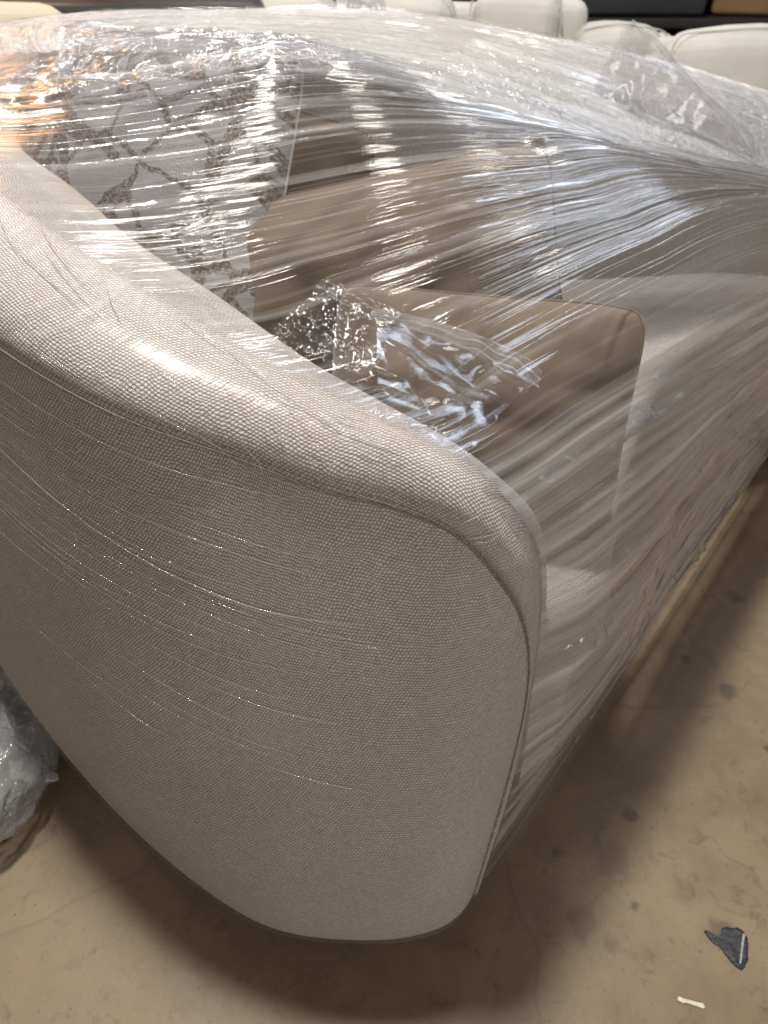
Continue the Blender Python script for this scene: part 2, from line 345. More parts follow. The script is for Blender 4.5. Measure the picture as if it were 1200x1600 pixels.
plan = np.concatenate([np.linspace((.40, .445, .03), (.03, .336, .03), 200, endpoint=False), catmull(B_[7:], 1200)])
for _ in range(900): plan[1:-1] += 0.5 * (0.5 * (plan[:-2] + plan[2:]) - plan[1:-1])
plan_s = arclen(plan)
def plan_u(P):
    out = np.empty(len(P))
    for i in range(0, len(P), 4000):
        d = ((P[i:i + 4000, None, :2] - plan[None, :, :2]) ** 2).sum(-1)
        j = d.argmin(1); j = np.clip(j, 1, len(plan) - 2)
        t = plan[j + 1, :2] - plan[j - 1, :2]; t /= np.linalg.norm(t, axis=1)[:, None]
        out[i:i + 4000] = plan_s[j] + ((P[i:i + 4000, :2] - plan[j, :2]) * t).sum(1)
    return out
def outer(v):
    v = np.asarray(v)[None, :, None]
    L = np.linalg.norm((S - B), axis=1)[:, None, None]
    P = B[:, None] * (1 - v) + S[:, None] * v
    amp = 0.055 * (1 - np.exp(-(L / 0.38) ** 2))
    bul = amp * np.sin(np.pi * np.clip(v, 0, 1) ** 0.72)
    P = P + OUT[:, None] * bul
    tuck = 0.022 * np.clip(1 - (v * L) / 0.05, 0, 1) ** 2
    P = P - OUT[:, None] * tuck
    wv = (np.sin(np.pi * v) ** 0.6) * 0.5
    for _ in range(420):
        P[1:-1] += wv * (0.5 * (P[:-2] + P[2:]) - P[1:-1])
    return P
V = np.linspace(0, 1, 64) ** 1.0
PO = outer(V)
PUo = plan_u(PO.reshape(-1, 3)).reshape(PO.shape[:2])
for _ in range(60): PUo[1:-1] += 0.5 * (0.5 * (PUo[:-2] + PUo[2:]) - PUo[1:-1])
UVo = np.stack([PUo, PO[:, :, 2]], -1)
grid('outer_panel', PO, M['weave'], None, UVo)
local(bpy.data.objects['outer_panel'], sofa)

def band(off=0.0, th=np.linspace(0, np.pi, 26), pw=0.88, SS=None):
    C = (S + I) / 2; a = (I - S) / 2; wv = K - C
    ct = np.sign(np.cos(th)) * np.abs(np.cos(th)) ** pw; st = np.abs(np.sin(th)) ** pw
    return C[:, None] - a[:, None] * ct[None, :, None] + wv[:, None] * st[None, :, None]
PB = band()
us = arclen(S)
vb = np.concatenate([np.zeros((NQ, 1)), np.cumsum(np.linalg.norm(np.diff(PB, axis=1), axis=2), axis=1)], 1)
UVb = np.stack([np.repeat(us[:, None], PB.shape[1], 1), vb + 3.0], -1)
o = grid('arm_top_band', PB, M['weave'], None, UVb); local(o, sofa)
# inner wall down to the seat deck
wz = np.linspace(0, 1, 14)
PI_ = np.empty((NQ, 14, 3))
for k, t in enumerate(wz):
    PI_[:, k] = I; PI_[:, k, 2] = I[:, 2] * (1 - t) + np.minimum(0.22, I[:, 2]) * t
    PI_[:, k, :2] += OUT[:, :2] * -0.03 * math.sin(t * 2.2)
o = grid('inner_back', PI_, M['weave'], None, np.stack([np.repeat(us[:, None], 14, 1), PI_[:, :, 2] + 6], -1)); local(o, sofa)
# seam: a thin rolled edge and its stitches
Sm = S + OUT * 0.0012
o = tube('seam', Sm, 0.0012, M['thread'], None, 6); local(o, sofa)
st_v, st_f = [], []
ss = arclen(S); nst = int(ss[-1] / 0.0065)
for i in range(nst):
    s0 = i * 0.0065
    if s0 > 1.6: break
    p = np.array([np.interp(s0, ss, PB[:, 1, k]) for k in range(3)]); q = np.array([np.interp(s0 + 0.0042, ss, PB[:, 1, k]) for k in range(3)])
    nn = np.array([np.interp(s0, ss, OUT[:, k]) for k in range(3)])
    d = (q - p) / np.linalg.norm(q - p); sd = np.cross(d, nn) * 0.0006
    b0 = len(st_v); h = nn * 0.0022
    st_v += [p - sd + h * .6, p + sd + h * .6, q + sd + h * .6, q - sd + h * .6, (p + q) / 2 - sd + h, (p + q) / 2 + sd + h]
    st_f += [(b0, b0 + 1, b0 + 5, b0 + 4), (b0 + 4, b0 + 5, b0 + 2, b0 + 3)]
o = mesh_obj('stitching', st_v, st_f, M['thread']); tag(o, kind='stuff'); local(o, sofa)
# recessed black plinth
pl = B - OUT * 0.045
PP = np.stack([np.c_[pl[:, :2], np.full(NQ, 0.001)], np.c_[pl[:, :2], np.full(NQ, 0.034)]], 1)
PU = np.stack([np.c_[pl[:, :2], np.full(NQ, 0.034)], np.c_[(B - OUT * 0.02)[:, :2], np.full(NQ, 0.0305)]], 1)
o = grid('plinth', PP, M['plinth']); local(o, sofa)
o = grid('underside', PU, M['plinth']); local(o, sofa)

def prism(name, outline, z0, z1, r, mat, dome=0.0, uo=0.0):
    n_ = len(outline)
    nx = np.roll(outline, -1, 0) - np.roll(outline, 1, 0); nn = np.stack([nx[:, 1], -nx[:, 0]], 1); nn /= np.linalg.norm(nn, axis=1)[:, None]
    area = 0.5 * np.sum(outline[:, 0] * np.roll(outline[:, 1], -1) - np.roll(outline[:, 0], -1) * outline[:, 1])
    if area < 0: nn = -nn
    prof = [(r, z0)] + [(r * (1 - math.sin(a)), z0 + r * (1 - math.cos(a))) for a in np.linspace(.3, math.pi / 2, 5)]
    prof += [(-dome * math.sin(t * math.pi), z0 + r + (z1 - z0 - 2 * r) * t) for t in np.linspace(.1, .9, 8)]
    prof += [(r * (1 - math.cos(a)), z1 - r + r * math.sin(a)) for a in np.linspace(0, math.pi / 2, 7)] + [(r * 1.15, z1 + .0005)]
    rings = [np.c_[outline - nn * i_, np.full(n_, z)] for i_, z in prof]
    P = np.stack(rings, 1); al = np.linalg.norm(np.diff(np.vstack([outline, outline[:1]]), axis=0), axis=1); s = np.concatenate([[0], np.cumsum(al)[:-1]])
    verts = P.reshape(-1, 3).tolist(); m_ = len(prof)
    pl_ = np.array([0] + list(np.cumsum([math.hypot(prof[i + 1][0] - prof[i][0], prof[i + 1][1] - prof[i][1]) for i in range(m_ - 1)])))
    faces = []; uvs = []
    bm = bmesh.new(); vs_ = [bm.verts.new(v) for v in verts]; ul = bm.loops.layers.uv.new('uv')
    for i in range(n_):
        j = (i + 1) % n_
        for k in range(m_ - 1):
            f = bm.faces.new((vs_[i * m_ + k], vs_[j * m_ + k], vs_[j * m_ + k + 1], vs_[i * m_ + k + 1])); f.smooth = True
            sj = s[i] + al[i]
            for l, (uu, vv) in zip(f.loops, ((s[i], pl_[k]), (sj, pl_[k]), (sj, pl_[k + 1]), (s[i], pl_[k + 1]))): l[ul].uv = (uu + uo, vv)
    ring = [vs_[i * m_ + m_ - 1] for i in range(n_)]
    from mathutils.geometry import delaunay_2d_cdt
    gx = [Vector((x, y)) for x in np.arange(-1, 1.3, .05) for y in np.arange(.3, 2.0, .05)]
    pts = [Vector(v.co[:2]) for v in ring]
    cv, ce, cf, ov, oe, of = delaunay_2d_cdt(pts, [(i, (i + 1) % n_) for i in range(n_)], [], 1, 1e-6)
    nv = [ring[o_[0]] if o_ else bm.verts.new((p_.x, p_.y, ring[0].co.z)) for p_, o_ in zip(cv, ov)]
    for f_ in cf:
        try: f = bm.faces.new([nv[i] for i in f_])
        except ValueError: continue
        for l in f.loops: l[ul].uv = (l.vert.co.x + uo, l.vert.co.y + uo)
    bmesh.ops.recalc_face_normals(bm, faces=bm.faces[:])
    me = bpy.data.meshes.new(name); bm.to_mesh(me); bm.free(); me.materials.append(mat)
    o = bpy.data.objects.new(name, me); col.objects.link(o); return o
seat_in = [tuple((I_[i] + (S_[i] - I_[i]) * 0.12)[:2]) for i in (7, 9, 11, 12, 13, 14, 15, 16, 17, 18, 19, 20, 21, 22, 23)]
front = [(.945, 1.46), (.90, 1.40), (.82, 1.34), (.66, 1.25), (.49, 1.08), (.375, .86), (.298, .675), (.279, .606), (.228, .556), (.165, .52), (.09, .51)]
oc_ = catmull(seat_in + front, 260, closed=True)[:, :2]
o = prism('seat_cushion', oc_, 0.255, 0.432, 0.028, M['weave'], 0.008, 9.0); local(o, sofa)
cen = oc_.mean(0)
nx_ = np.roll(oc_, -1, 0) - np.roll(oc_, 1, 0); nn_ = np.stack([nx_[:, 1], -nx_[:, 0]], 1); nn_ /= np.linalg.norm(nn_, axis=1)[:, None]
ar_ = 0.5 * np.sum(oc_[:, 0] * np.roll(oc_[:, 1], -1) - np.roll(oc_[:, 0], -1) * oc_[:, 1])
if ar_ < 0: nn_ = -nn_
o = prism('seat_base', oc_ - nn_ * 0.014, 0.028, 0.262, 0.012, M['weave'], 0.0, 14.0); local(o, sofa)

# ------------------------------------------------------------------ pillows
def suede(name, c):
    m, nt = material(name); uv = coords(nt, 'UV')
    a = noi(nt, uv, 4, 4, 0.55, 0.2); b = noi(nt, uv, 900, 2)
    colr = ramp(nt, a, [(0.3, tuple(x * 0.9 for x in c)), (0.7, tuple(x * 1.08 for x in c))])
    h = mth(nt, 'ADD', noi(nt, mapping(nt, uv, (7, 4, 1)), 1.0, 3, 0.5, 0.8), mth(nt, 'MULTIPLY', b, 0.05))
    principled(nt, colr, 0.8, bump(nt, h, 0.3, 0.008), Sheen_Weight=0.35, Sheen_Roughness=0.4, Specular_IOR_Level=0.2)
    return m
M['taupe'] = suede('taupe_velvet', (0.205, 0.157, 0.11))
M['brown'] = suede('brown_velvet', (0.19, 0.143, 0.10))
# pale cloth with starburst twigs in brown chenille
m, nt = material('twig_pattern_cloth'); uv = coords(nt, 'UV')
wn = node(nt, 'ShaderNodeTexNoise'); wn.inputs['Scale'].default_value = 38; wn.inputs['Detail'].default_value = 3; nt.links.new(uv, wn.inputs['Vector'])
ad = node(nt, 'ShaderNodeVectorMath', operation='MULTIPLY_ADD'); nt.links.new(wn.outputs['Color'], ad.inputs[0]); ad.inputs[1].default_value = (.022, .022, 0); nt.links.new(uv, ad.inputs[2])
v1 = node(nt, 'ShaderNodeTexVoronoi', feature='DISTANCE_TO_EDGE'); v1.inputs['Scale'].default_value = 13; nt.links.new(ad.outputs[0], v1.inputs['Vector'])
def star(x, y, n_, rad, ph):
    sb = node(nt, 'ShaderNodeVectorMath', operation='SUBTRACT'); nt.links.new(ad.outputs[0], sb.inputs[0]); sb.inputs[1].default_value = (x, y, 0)
    sp = node(nt, 'ShaderNodeSeparateXYZ'); nt.links.new(sb.outputs[0], sp.inputs[0])
    ln = node(nt, 'ShaderNodeVectorMath', operation='LENGTH'); nt.links.new(sb.outputs[0], ln.inputs[0]); L = ln.outputs['Value']
    an = mth(nt, 'ADD', mth(nt, 'ARCTAN2', sp.outputs[1], sp.outputs[0]), ph)
    fr_ = mth(nt, 'ABSOLUTE', mth(nt, 'SUBTRACT', mth(nt, 'FRACT', mth(nt, 'MULTIPLY', an, n_ / (2 * math.pi))), 0.5))
    dist = mth(nt, 'MULTIPLY', mth(nt, 'MULTIPLY', fr_, L), 2 * math.pi / n_)
    ok = mth(nt, 'LESS_THAN', L, rad)
    return mth(nt, 'MULTIPLY', mth(nt, 'LESS_THAN', dist, 0.0075), ok)
tw = star(.15, .36, 9, .14, .2)
for a in [(.43, .40, 8, .12, .6), (.06, .38, 8, .12, .1), (.42, .08, 8, .11, .9), (.05, .06, 7, .11, .4), (.25, .48, 7, .10, .3)]:
    tw = mth(nt, 'MAXIMUM', tw, star(*a))
tw = mth(nt, 'MAXIMUM', tw, mth(nt, 'LESS_THAN', v1.outputs['Distance'], 0.048))
tw = mth(nt, 'MULTIPLY', tw, ramp(nt, noi(nt, uv, 240, 3, 0.7), [(0.40, 0.15), (0.55, 1.0)]))
cc = mix(nt, tw, ramp(nt, noi(nt, mapping(nt, uv, (60, 500, 1)), 1.0, 3), [(0.3, (0.29, 0.275, 0.262)), (0.7, (0.40, 0.38, 0.362))]), (0.115, 0.078, 0.05))
hh = mth(nt, 'ADD', mth(nt, 'MULTIPLY', tw, 0.6), noi(nt, uv, 500, 3))
principled(nt, cc, 0.85, bump(nt, hh, 0.6, 0.003), Sheen_Weight=0.2)
M['twig'] = m

def pillow(name, size, hgt, thick, mat, loc, xaxis, up, label, seed, crease=0.012):
    """square pillow, pinched corners; xaxis runs along its bottom edge, up along its side"""
    n_ = 34; t = np.linspace(-1, 1, n_)
    X = Vector(xaxis).normalized(); U = Vector(up); U = (U - U.dot(X) * X).normalized(); N = X.cross(U)
    R = Matrix((X, U, N)).transposed().to_4x4()
    verts, uvs = [], []
    for side in (1, -1):
        for i, a in enumerate(t):
            for j, b in enumerate(t):
                ed = 1 - 0.035 * (1 - b * b) * abs(a) ** 3; ed2 = 1 - 0.035 * (1 - a * a) * abs(b) ** 3
                h = (max(0, 1 - abs(a) ** 3) * max(0, 1 - abs(b) ** 3)) ** 0.5
                h = h * (0.72 + 0.28 * (1 - a * a) * (1 - b * b))
                nz = noise.noise(Vector((a * 2.2 + seed, b * 2.2, side * 3))) * crease + noise.noise(Vector((a * 5 + seed, b * 5, side * 2))) * crease * 0.4
                rc = 1 - 0.075 * (abs(a) * abs(b)) ** 6
                x, y = a * ed * rc * size / 2, b * ed2 * rc * hgt / 2
                z = side * (h * thick / 2) + nz * min(1, h * 2)
                verts.append((x, y, z)); uvs.append((x + .25, y + .25))
    f = []; k = n_ * n_
    for i in range(n_ - 1):
        for j in range(n_ - 1):
            q = (i * n_ + j, (i + 1) * n_ + j, (i + 1) * n_ + j + 1, i * n_ + j + 1)
            f.append(q); f.append(tuple(k + x for x in reversed(q)))
    root = bpy.data.objects.new(name, None); col.objects.link(root); root.empty_display_size = .1
    root.matrix_world = Matrix.Translation(loc) @ R
    tag(root, label, 'pillow', 'pillows piled on the sofa seat')
    o = mesh_obj('cover', verts, f, mat, root, uvs)
    edge = []
    for a in t: edge.append((a, -1))
    for b in t[1:]: edge.append((1, b))
    for a in t[::-1][1:]: edge.append((a, 1))
    for b in t[::-1][1:]: edge.append((-1, b))
    C = []
    for a, b in edge:
        ed = 1 - 0.035 * (1 - b * b) * abs(a) ** 3; ed2 = 1 - 0.035 * (1 - a * a) * abs(b) ** 3
        rc = 1 - 0.075 * (abs(a) * abs(b)) ** 6
        C.append((a * ed * rc * size / 2, b * ed2 * rc * hgt / 2, 0))
    tube('piping', C, 0.0019, mat, root, 6)
    return root
def pil(name, size, thick, mat, bl, br, up, label, seed, h=None, **kw):
    bl, br, up = Vector(bl), Vector(br), Vector(up); h = h or size
    X = (br - bl).normalized(); U = (up - up.dot(X) * X).normalized()
    return pillow(name, size, h, thick, mat, (bl + br) / 2 + U * h / 2, X, U, label, seed, **kw)
pil('pillow', .41, .15, M['brown'], (-.09, .80, .41), (.264, .610, .462), (-.13, .25, .30), 'brown velvet pillow nearest the seat front, one pointed corner hanging over the edge', 1.0, h=.28, crease=.016)
pil('pillow', .56, .21, M['taupe'], (-.26, .985, .37), (.30, .965, .49), (-.02, .12, .40), 'large taupe velvet pillow standing upright in the middle of the heap', 5.0, h=.34, crease=.016)
pil('pillow', .46, .17, M['twig'], (-.61, 1.04, .52), (-.19, .92, .52), (-.02, .28, .34), 'pale grey pillow with brown branching twig pattern leaning beside the near arm', 9.0)
pil('pillow', .38, .13, M['taupe'], (-.44, 1.30, .47), (-.12, 1.22, .40), (0.02, .12, .45), 'taupe pillow behind the twig patterned one, only its top corner poking up', 13.0)

# ------------------------------------------------------------------ stretch film
wrap = empty('stretch_film', (0.25, 1.0, 0), 'clear stretch film pulled tight around the whole sofa, fanning from its far arm', 'plastic wrap')
# snug film on the outside of the arm
def snug():
    vv = np.linspace(0.0, 1, 70); P1 = outer(vv)
    P1 = P1 + OUT[:, None] * 0.004
    th = np.linspace(0.12, np.pi * 0.62, 24); P2 = band(th=th)
    C = (S + I) / 2
    d = P2 - C[:, None]; d /= np.linalg.norm(d, axis=2, keepdims=True)
    P2 = P2 + d * 0.004
    P = np.concatenate([P1[:, :-1], P2], 1)[:300]
    n_, m_ = P.shape[:2]
    N = normals(P)
    sgn = np.sign((N * OUT[:300, None]).sum(-1).mean()); N *= sgn
    s_q = us[:300]
    disp = np.empty((n_, m_))
    for i in range(n_):
        for j in range(m_):
            p = P[i, j]
            # pull lines run round the arm, drooping towards the left
            a = p[2] * 1.0 - 0.12 * p[0]
            disp[i, j] = noise.noise(Vector((a * 60, s_q[i] * 2.0, 1.0))) * 0.0012 + noise.noise(Vector((a * 110, s_q[i] * 3.0, 5.0))) * 0.0006
    P = P + N * (np.abs(disp) + 0.0005)[:, :, None]
    U = np.stack([P[:, :, 2] - 0.25 * P[:, :, 0], np.repeat(s_q[:, None], m_, 1)], -1)
    o = grid('arm_wrap', P, M['film_arm'], None, U); local(o, wrap)
    return P
SN = snug()

# the fan: every pull line runs from the rim to the gather on the far arm
TOPS = []
for ob_ in [o_ for o_ in bpy.data.objects if o_.name.startswith('pillow')]:
    pp = [ob_.matrix_world @ v.co for v in next(c_ for c_ in ob_.children if c_.name.startswith('piping')).data.vertices]
    pp = np.array([tuple(p) for p in pp]); pp = pp[pp[:, 2] > pp[:, 2].max() - 0.20][::4]
    TOPS.append(pp)
TOPS = np.concatenate(TOPS)
def lift_fn(P):
    z = P[..., 2].copy()
    k = 0.028; sh = z.shape; X = P[..., :2].reshape(-1, 2); zf = z.reshape(-1)
    acc = np.full(len(X), -1e9)
    for p in TOPS:
        d = np.sqrt(((X - p[:2]) ** 2).sum(1) + 0.0004)
        acc = np.maximum(acc, p[2] + 0.012 - np.maximum(0, d - 0.03) * 0.26)
    mx = np.maximum(zf, acc)
    z = (mx + k * np.log(np.exp((zf - mx) / k) + np.exp((acc - mx) / k))).reshape(sh)
    return z
def fan(name, q0, q1, nq, nu, mat, seed, amp, C1fn, crump=0.0, lift=True, umax=1.0, off=0.004, sag=0.0, across=1.0):
    # rim curve: outside front edge then the crown
    C = (S + I) / 2; d = K - C; d /= np.linalg.norm(d, axis=1)[:, None]
    Kf = K + d * off
    fr_ = arclen(Kf); fr_ /= fr_[-1]
    qs = np.linspace(q0, q1, nq)
    C0 = np.stack([np.interp(qs, fr_, Kf[:, k]) for k in range(3)], 1)
    C1 = C1fn((qs - q0) / (q1 - q0))
    u = np.linspace(0, umax, nu) ** 1.0
    P = C0[:, None] * (1 - u[None, :, None]) + C1[:, None] * u[None, :, None]
    P[..., 2] -= sag * np.sin(np.pi * u)[None]
    if lift: 
        zl = lift_fn(P); wgt = np.clip(u / 0.12, 0, 1)[None]; wgt = wgt * wgt * (3 - 2 * wgt)
        rw = np.clip((qs - row(5.0)) / (row(8.5) - row(5.0)), 0, 1)[:, None]; wgt = wgt * rw * rw * (3 - 2 * rw)
        P[..., 2] = P[..., 2] * (1 - wgt) + zl * wgt
    # the film is pushed outwards where it passes the corner of the seat
    dd = np.hypot(P[..., 0] - .29, P[..., 1] - .60); pu = .022 * np.exp(-(dd / .22) ** 2) * np.clip((.62 - P[..., 2]) / .15, 0, 1) * np.clip((P[..., 2] - .08) / .22, 0, 1) * np.clip(u / .05, 0, 1)[None]
    P[..., 0] += .82 * pu; P[..., 1] -= .57 * pu
    N = normals(P); N *= np.sign(N[..., 2].mean() or 1)
    s = arclen(C0)
    D = np.zeros((nq, nu))
    for i in range(nq):
        for j in range(nu):
            uu = u[j]; sp = 1 - 0.75 * uu
            e = 0.15 + 0.85 * min(1, uu / 0.06)
            a = noise.noise(Vector((s[i] * 30 * across, uu * 0.9, seed))); b = noise.noise(Vector((s[i] * 85 * across, uu * 1.5, seed + 3)))
            c_ = noise.noise(Vector((s[i] * 210 * across, uu * 2.4, seed + 7)))
            D[i, j] = ((1 - abs(a) * 2) * 0.8 + b * 0.5 + c_ * 0.14) * amp * sp * e
            if crump:
                p = P[i, j]
                wq = crump * max(0.0, min(1.0, (0.25 - p[0]) / 0.4))
                if wq > 0:
                    q = Vector((p[0] * 16, p[1] * 16, seed)); r1 = 1 - 2 * abs(noise.noise(q)); r2 = 1 - 2 * abs(noise.noise(q * 2.7)); r3 = noise.noise(q * 6.5)
                    D[i, j] += (r1 * 0.005 + r2 * 0.003 + r3 * 0.0016) * wq * min(1, uu / 0.05)
    P = P + N * D[..., None]
    U = np.stack([np.repeat(s[:, None], nu, 1), np.repeat(u[None], nq, 0) * 1.3], -1)
    o = grid(name, P, mat, None, U); local(o, wrap)
    return P
def lerp_pts(pts):
    pts = np.array(pts, float); x = pts[:, 0]
    return lambda t: np.stack([np.interp(t, x, pts[:, k + 1]) for k in range(3)], 1)
# near part: arm front edge and arm crown
kf = arclen(K); kf /= kf[-1]
row = lambda r: kf[int(round(r / (len(S_) - 1) * (NQ - 1)))]
FA = fan('seat_span', row(4.6), row(13.3), 860, 90, M['film_span'], 1.0, 0.0026,
    lerp_pts([(0, .945, 1.42, .36), (.4, .94, 1.42, .47), (.75, .935, 1.425, .53), (1, .93, 1.43, .57)]))
FS = fan('lower_span', row(0), row(5.2), 420, 90, M['film_skirt'], 11.0, 0.0030,
    lerp_pts([(0, .955, 1.425, .02), (.5, .955, 1.42, .20), (.8, .95, 1.42, .33), (1, .945, 1.42, .39)]), off=0.002)
FS2 = fan('lower_layer', row(.8), row(6.2), 420, 80, M['film_skirt'], 17.0, 0.0042,
    lerp_pts([(0, .965, 1.415, .07), (.4, .965, 1.41, .20), (.75, .955, 1.41, .36), (1, .945, 1.415, .45)]), off=0.012)
hem = FS[0] + np.array([0, 0, 0.001])
o = tube('rolled_hem', hem, 0.0022 + 0.0008 * np.sin(np.arange(len(hem)) * 1.7), M['film_skirt'], None, 8); local(o, wrap)
FB = fan('top_span', row(13.3), row(22.4), 640, 120, M['film_top'], 21.0, 0.003,
    lerp_pts([(0, .93, 1.43, .58), (.5, .935, 1.45, .61), (1, .95, 1.50, .655)]), crump=1.0)
FC = fan('second_layer', row(13.0), row(21.0), 560, 90, M['film_span'], 41.0, 0.0035,
    lerp_pts([(0, .95, 1.41, .53), (.4, .94, 1.44, .60), (1, .95, 1.49, .66)]), crump=0.6, off=0.012, across=0.8)

# a doubled veil from the back rim down to the pillow tops
kc = arclen(K); kc /= kc[-1]
def veil(name, r0, r1, inner, nq, nu, seed, amp, mat):
    qs = np.linspace(row(r0), row(r1), nq)
    C0 = np.stack([np.interp(qs, kc, K[:, k]) for k in range(3)], 1); C0[:, 2] += .006
    C1 = catmull(inner, nq); u = np.linspace(0, 1, nu)
    P = C0[:, None] * (1 - u[None, :, None]) + C1[:, None] * u[None, :, None]
    P[..., 2] += .02 * np.sin(np.pi * u)[None]
    N = normals(P); N *= np.sign(N[..., 2].mean()); s_ = arclen(C0); D = np.zeros((nq, nu))
    wid = np.linalg.norm(C1 - C0, axis=1)
    for i in range(nq):
        for j in range(nu):
            v_ = u[j] * wid[i]; e = min(1, u[j] / .08)
            D[i, j] = e * amp * ((1 - 2 * abs(noise.noise(Vector((v_ * 28, s_[i] * 2.2, seed))))) + .5 * noise.noise(Vector((v_ * 80, s_[i] * 5, seed + 3))) + .35 * (1 - 2 * abs(noise.noise(Vector(P[i, j] * 26)))) )
    P = P + N * D[..., None]
    U = np.stack([u[None] * wid[:, None], np.repeat(s_[:, None], nu, 1)], -1)
    o = grid(name, P, mat, None, U); local(o, wrap); return P
VE = veil('back_veil', 13.6, 22.0, [(-.56, 1.12, .885), (-.40, 1.19, .88), (-.18, 1.17, .868), (.02, 1.13, .845), (.22, 1.13, .80), (.45, 1.22, .735), (.70, 1.34, .66), (.93, 1.44, .60)], 420, 60, 3.0, .004, M['film_veil'])
# pleats: film gathered into thin ridges along the pull
def pleats(name, P, n_, seed, u0, u1, rmin, rmax, mat, wave=.3):
    rn_ = random.Random(seed); nq, nu = P.shape[:2]; vs_, fs_, us_ = [], [], []
    N = normals(P); N *= np.sign(N[..., 2].mean() or 1)
    for _ in range(n_):
        q = rn_.uniform(2, nq - 3); a = rn_.uniform(u0, u1); ln = rn_.uniform(.12, .75) ** 1.3; b = min(.97, a + ln)
        if b - a < .05: continue
        m_ = int(10 + 60 * (b - a)); r_ = rn_.uniform(rmin, rmax) * (2.0 if rn_.random() < .12 else 1)
        dq = rn_.uniform(-1, 1) * wave * nq * .012; b0 = len(vs_)
        for k in range(m_):
            t = k / (m_ - 1); uu = (a + (b - a) * t) * (nu - 1); qq = min(max(q + dq * t + .8 * math.sin(t * 9 + q), 0), nq - 1.001)
            i, j = int(qq), min(int(uu), nu - 2); f1, f2 = qq - i, uu - j
            p = P[i, j] * (1 - f1) * (1 - f2) + P[i + 1, j] * f1 * (1 - f2) + P[i, j + 1] * (1 - f1) * f2 + P[i + 1, j + 1] * f1 * f2
            n2 = N[i, j]; sd = P[min(i + 3, nq - 1), j] - P[max(i - 3, 0), j]; sd = sd / (np.linalg.norm(sd) + 1e-9)
            w_ = r_ * math.sin(math.pi * min(max(t, .02), .98)) ** .7 * (1 - .45 * uu / nu) * (1 + .35 * math.sin(t * 23 + q))
            vs_ += [p - sd * w_, p + n2 * w_ * .9 - sd * w_ * .2, p + sd * w_]; us_ += [(0, t), (.05, t), (.1, t)]
        for k in range(m_ - 1):
            for c_ in (0, 1): fs_.append((b0 + k * 3 + c_, b0 + k * 3 + c_ + 1, b0 + k * 3 + c_ + 4, b0 + k * 3 + c_ + 3))
    o = mesh_obj(name, vs_, fs_, mat, None, us_); tag(o, kind='stuff'); local(o, wrap)
pleats('span_pleats', FA, 130, 1, .02, .6, .0003, .0009, M['pleat'])
pleats('span_ribbons', FA, 70, 5, .02, .6, .0016, .0050, M['ribbon'])
pleats('lower_pleats', FS, 90, 2, .0, .6, .0004, .0011, M['pleat'])
pleats('lower_ribbons', FS2, 110, 6, .0, .6, .003, .009, M['ribbon'])
pleats('top_pleats', FB, 100, 3, .03, .7, .0004, .0011, M['pleat'])
pleats('top_ribbons', FB, 60, 7, .03, .7, .002, .006, M['ribbon'])

# ------------------------------------------------------------------ loose film pieces
def sheet(name, corners, n_, m_, amp, freq, seed, mat, fine=0.3, edge_keep=0.0):
    a, b, c_, d = (np.array(x, float) for x in corners)
    s = np.linspace(0, 1, n_)[:, None, None]; t = np.linspace(0, 1, m_)[None, :, None]
    P = a * (1 - s) * (1 - t) + b * s * (1 - t) + c_ * s * t + d * (1 - s) * t
    N = normals(P); out = P.copy()
    for i in range(n_):
        for j in range(m_):
            q = Vector(P[i, j]) * freq + Vector((seed, seed * .3, 0))
            r = (1 - 2 * abs(noise.noise(q))) * 0.7 + (1 - 2 * abs(noise.noise(q * 2.3 + Vector((5, 1, 2))))) * 0.3 + noise.noise(q * 5) * fine * .4
            out[i, j] += N[i, j] * amp * r + np.array(noise.noise_vector(q * .8)) * amp * .6
    U = np.stack([np.repeat(np.linspace(0, 1, n_)[:, None], m_, 1), np.repeat(np.linspace(0, 1, m_)[None], n_, 0)], -1)
    o = grid(name, out, mat, None, U); local(o, wrap); return o


sheet('loose_peak', [(.306, 1.30, .735), (.37, 1.30, .90), (.375, 1.305, .905), (.68, 1.36, .70)], 36, 50, .012, 14, 2.0, M['film_peak'])
sheet('loose_peak', [(.33, 1.36, .735), (.37, 1.30, .90), (.375, 1.305, .905), (.70, 1.43, .71)], 36, 50, .014, 13, 8.0, M['film_peak'])

sheet('loose_flap', [(-.004, .488, .745), (-.008, .618, .765), (.150, .606, .702), (.066, .456, .715)], 44, 44, .010, 11, 3.0, M['film_loose'], .05)
sheet('crumpled_patch', [(-.100, .555, .768), (-.055, .640, .785), (.020, .625, .760), (-.012, .520, .745)], 60, 60, .005, 60, 6.0, M['film_loose'], 1.0)
sheet('crumpled_patch', [(-.215, .690, .805), (-.19, .745, .815), (-.150, .700, .800), (-.165, .650, .79)], 40, 40, .006, 70, 2.0, M['film_loose'], 1.0)
sp = catmull([(-.012, .624, .755), (.029, .620, .746), (.076, .626, .727), (.121, .620, .709), (.152, .606, .694)], 60)
rb = np.empty((60, 15, 3)); wd_ = np.array([.18, .55, .80]); wd_ /= np.linalg.norm(wd_)
hw = np.interp(np.linspace(0, 1, 60), [0, .15, .6, .9, 1], [.004, .006, .009, .011, .008])
for i in range(60):
    for j in range(15):
        t_ = j / 14 * 2 - 1
        fo = math.cos(t_ * 7 + noise.noise(Vector((i * .16, 0, 4))) * 2.5) * .0022 + noise.noise(Vector((i * .35, j * .3, 9))) * .0016
        rb[i, j] = sp[i] + wd_ * t_ * hw[i] + np.array([.15, -.8, .55]) * fo
o = grid('folded_strip', rb, M['crease'], None, np.stack([np.repeat(np.linspace(0, 1, 60)[:, None], 15, 1), np.repeat(np.linspace(0, 1, 15)[None], 60, 0)], -1)); local(o, wrap)
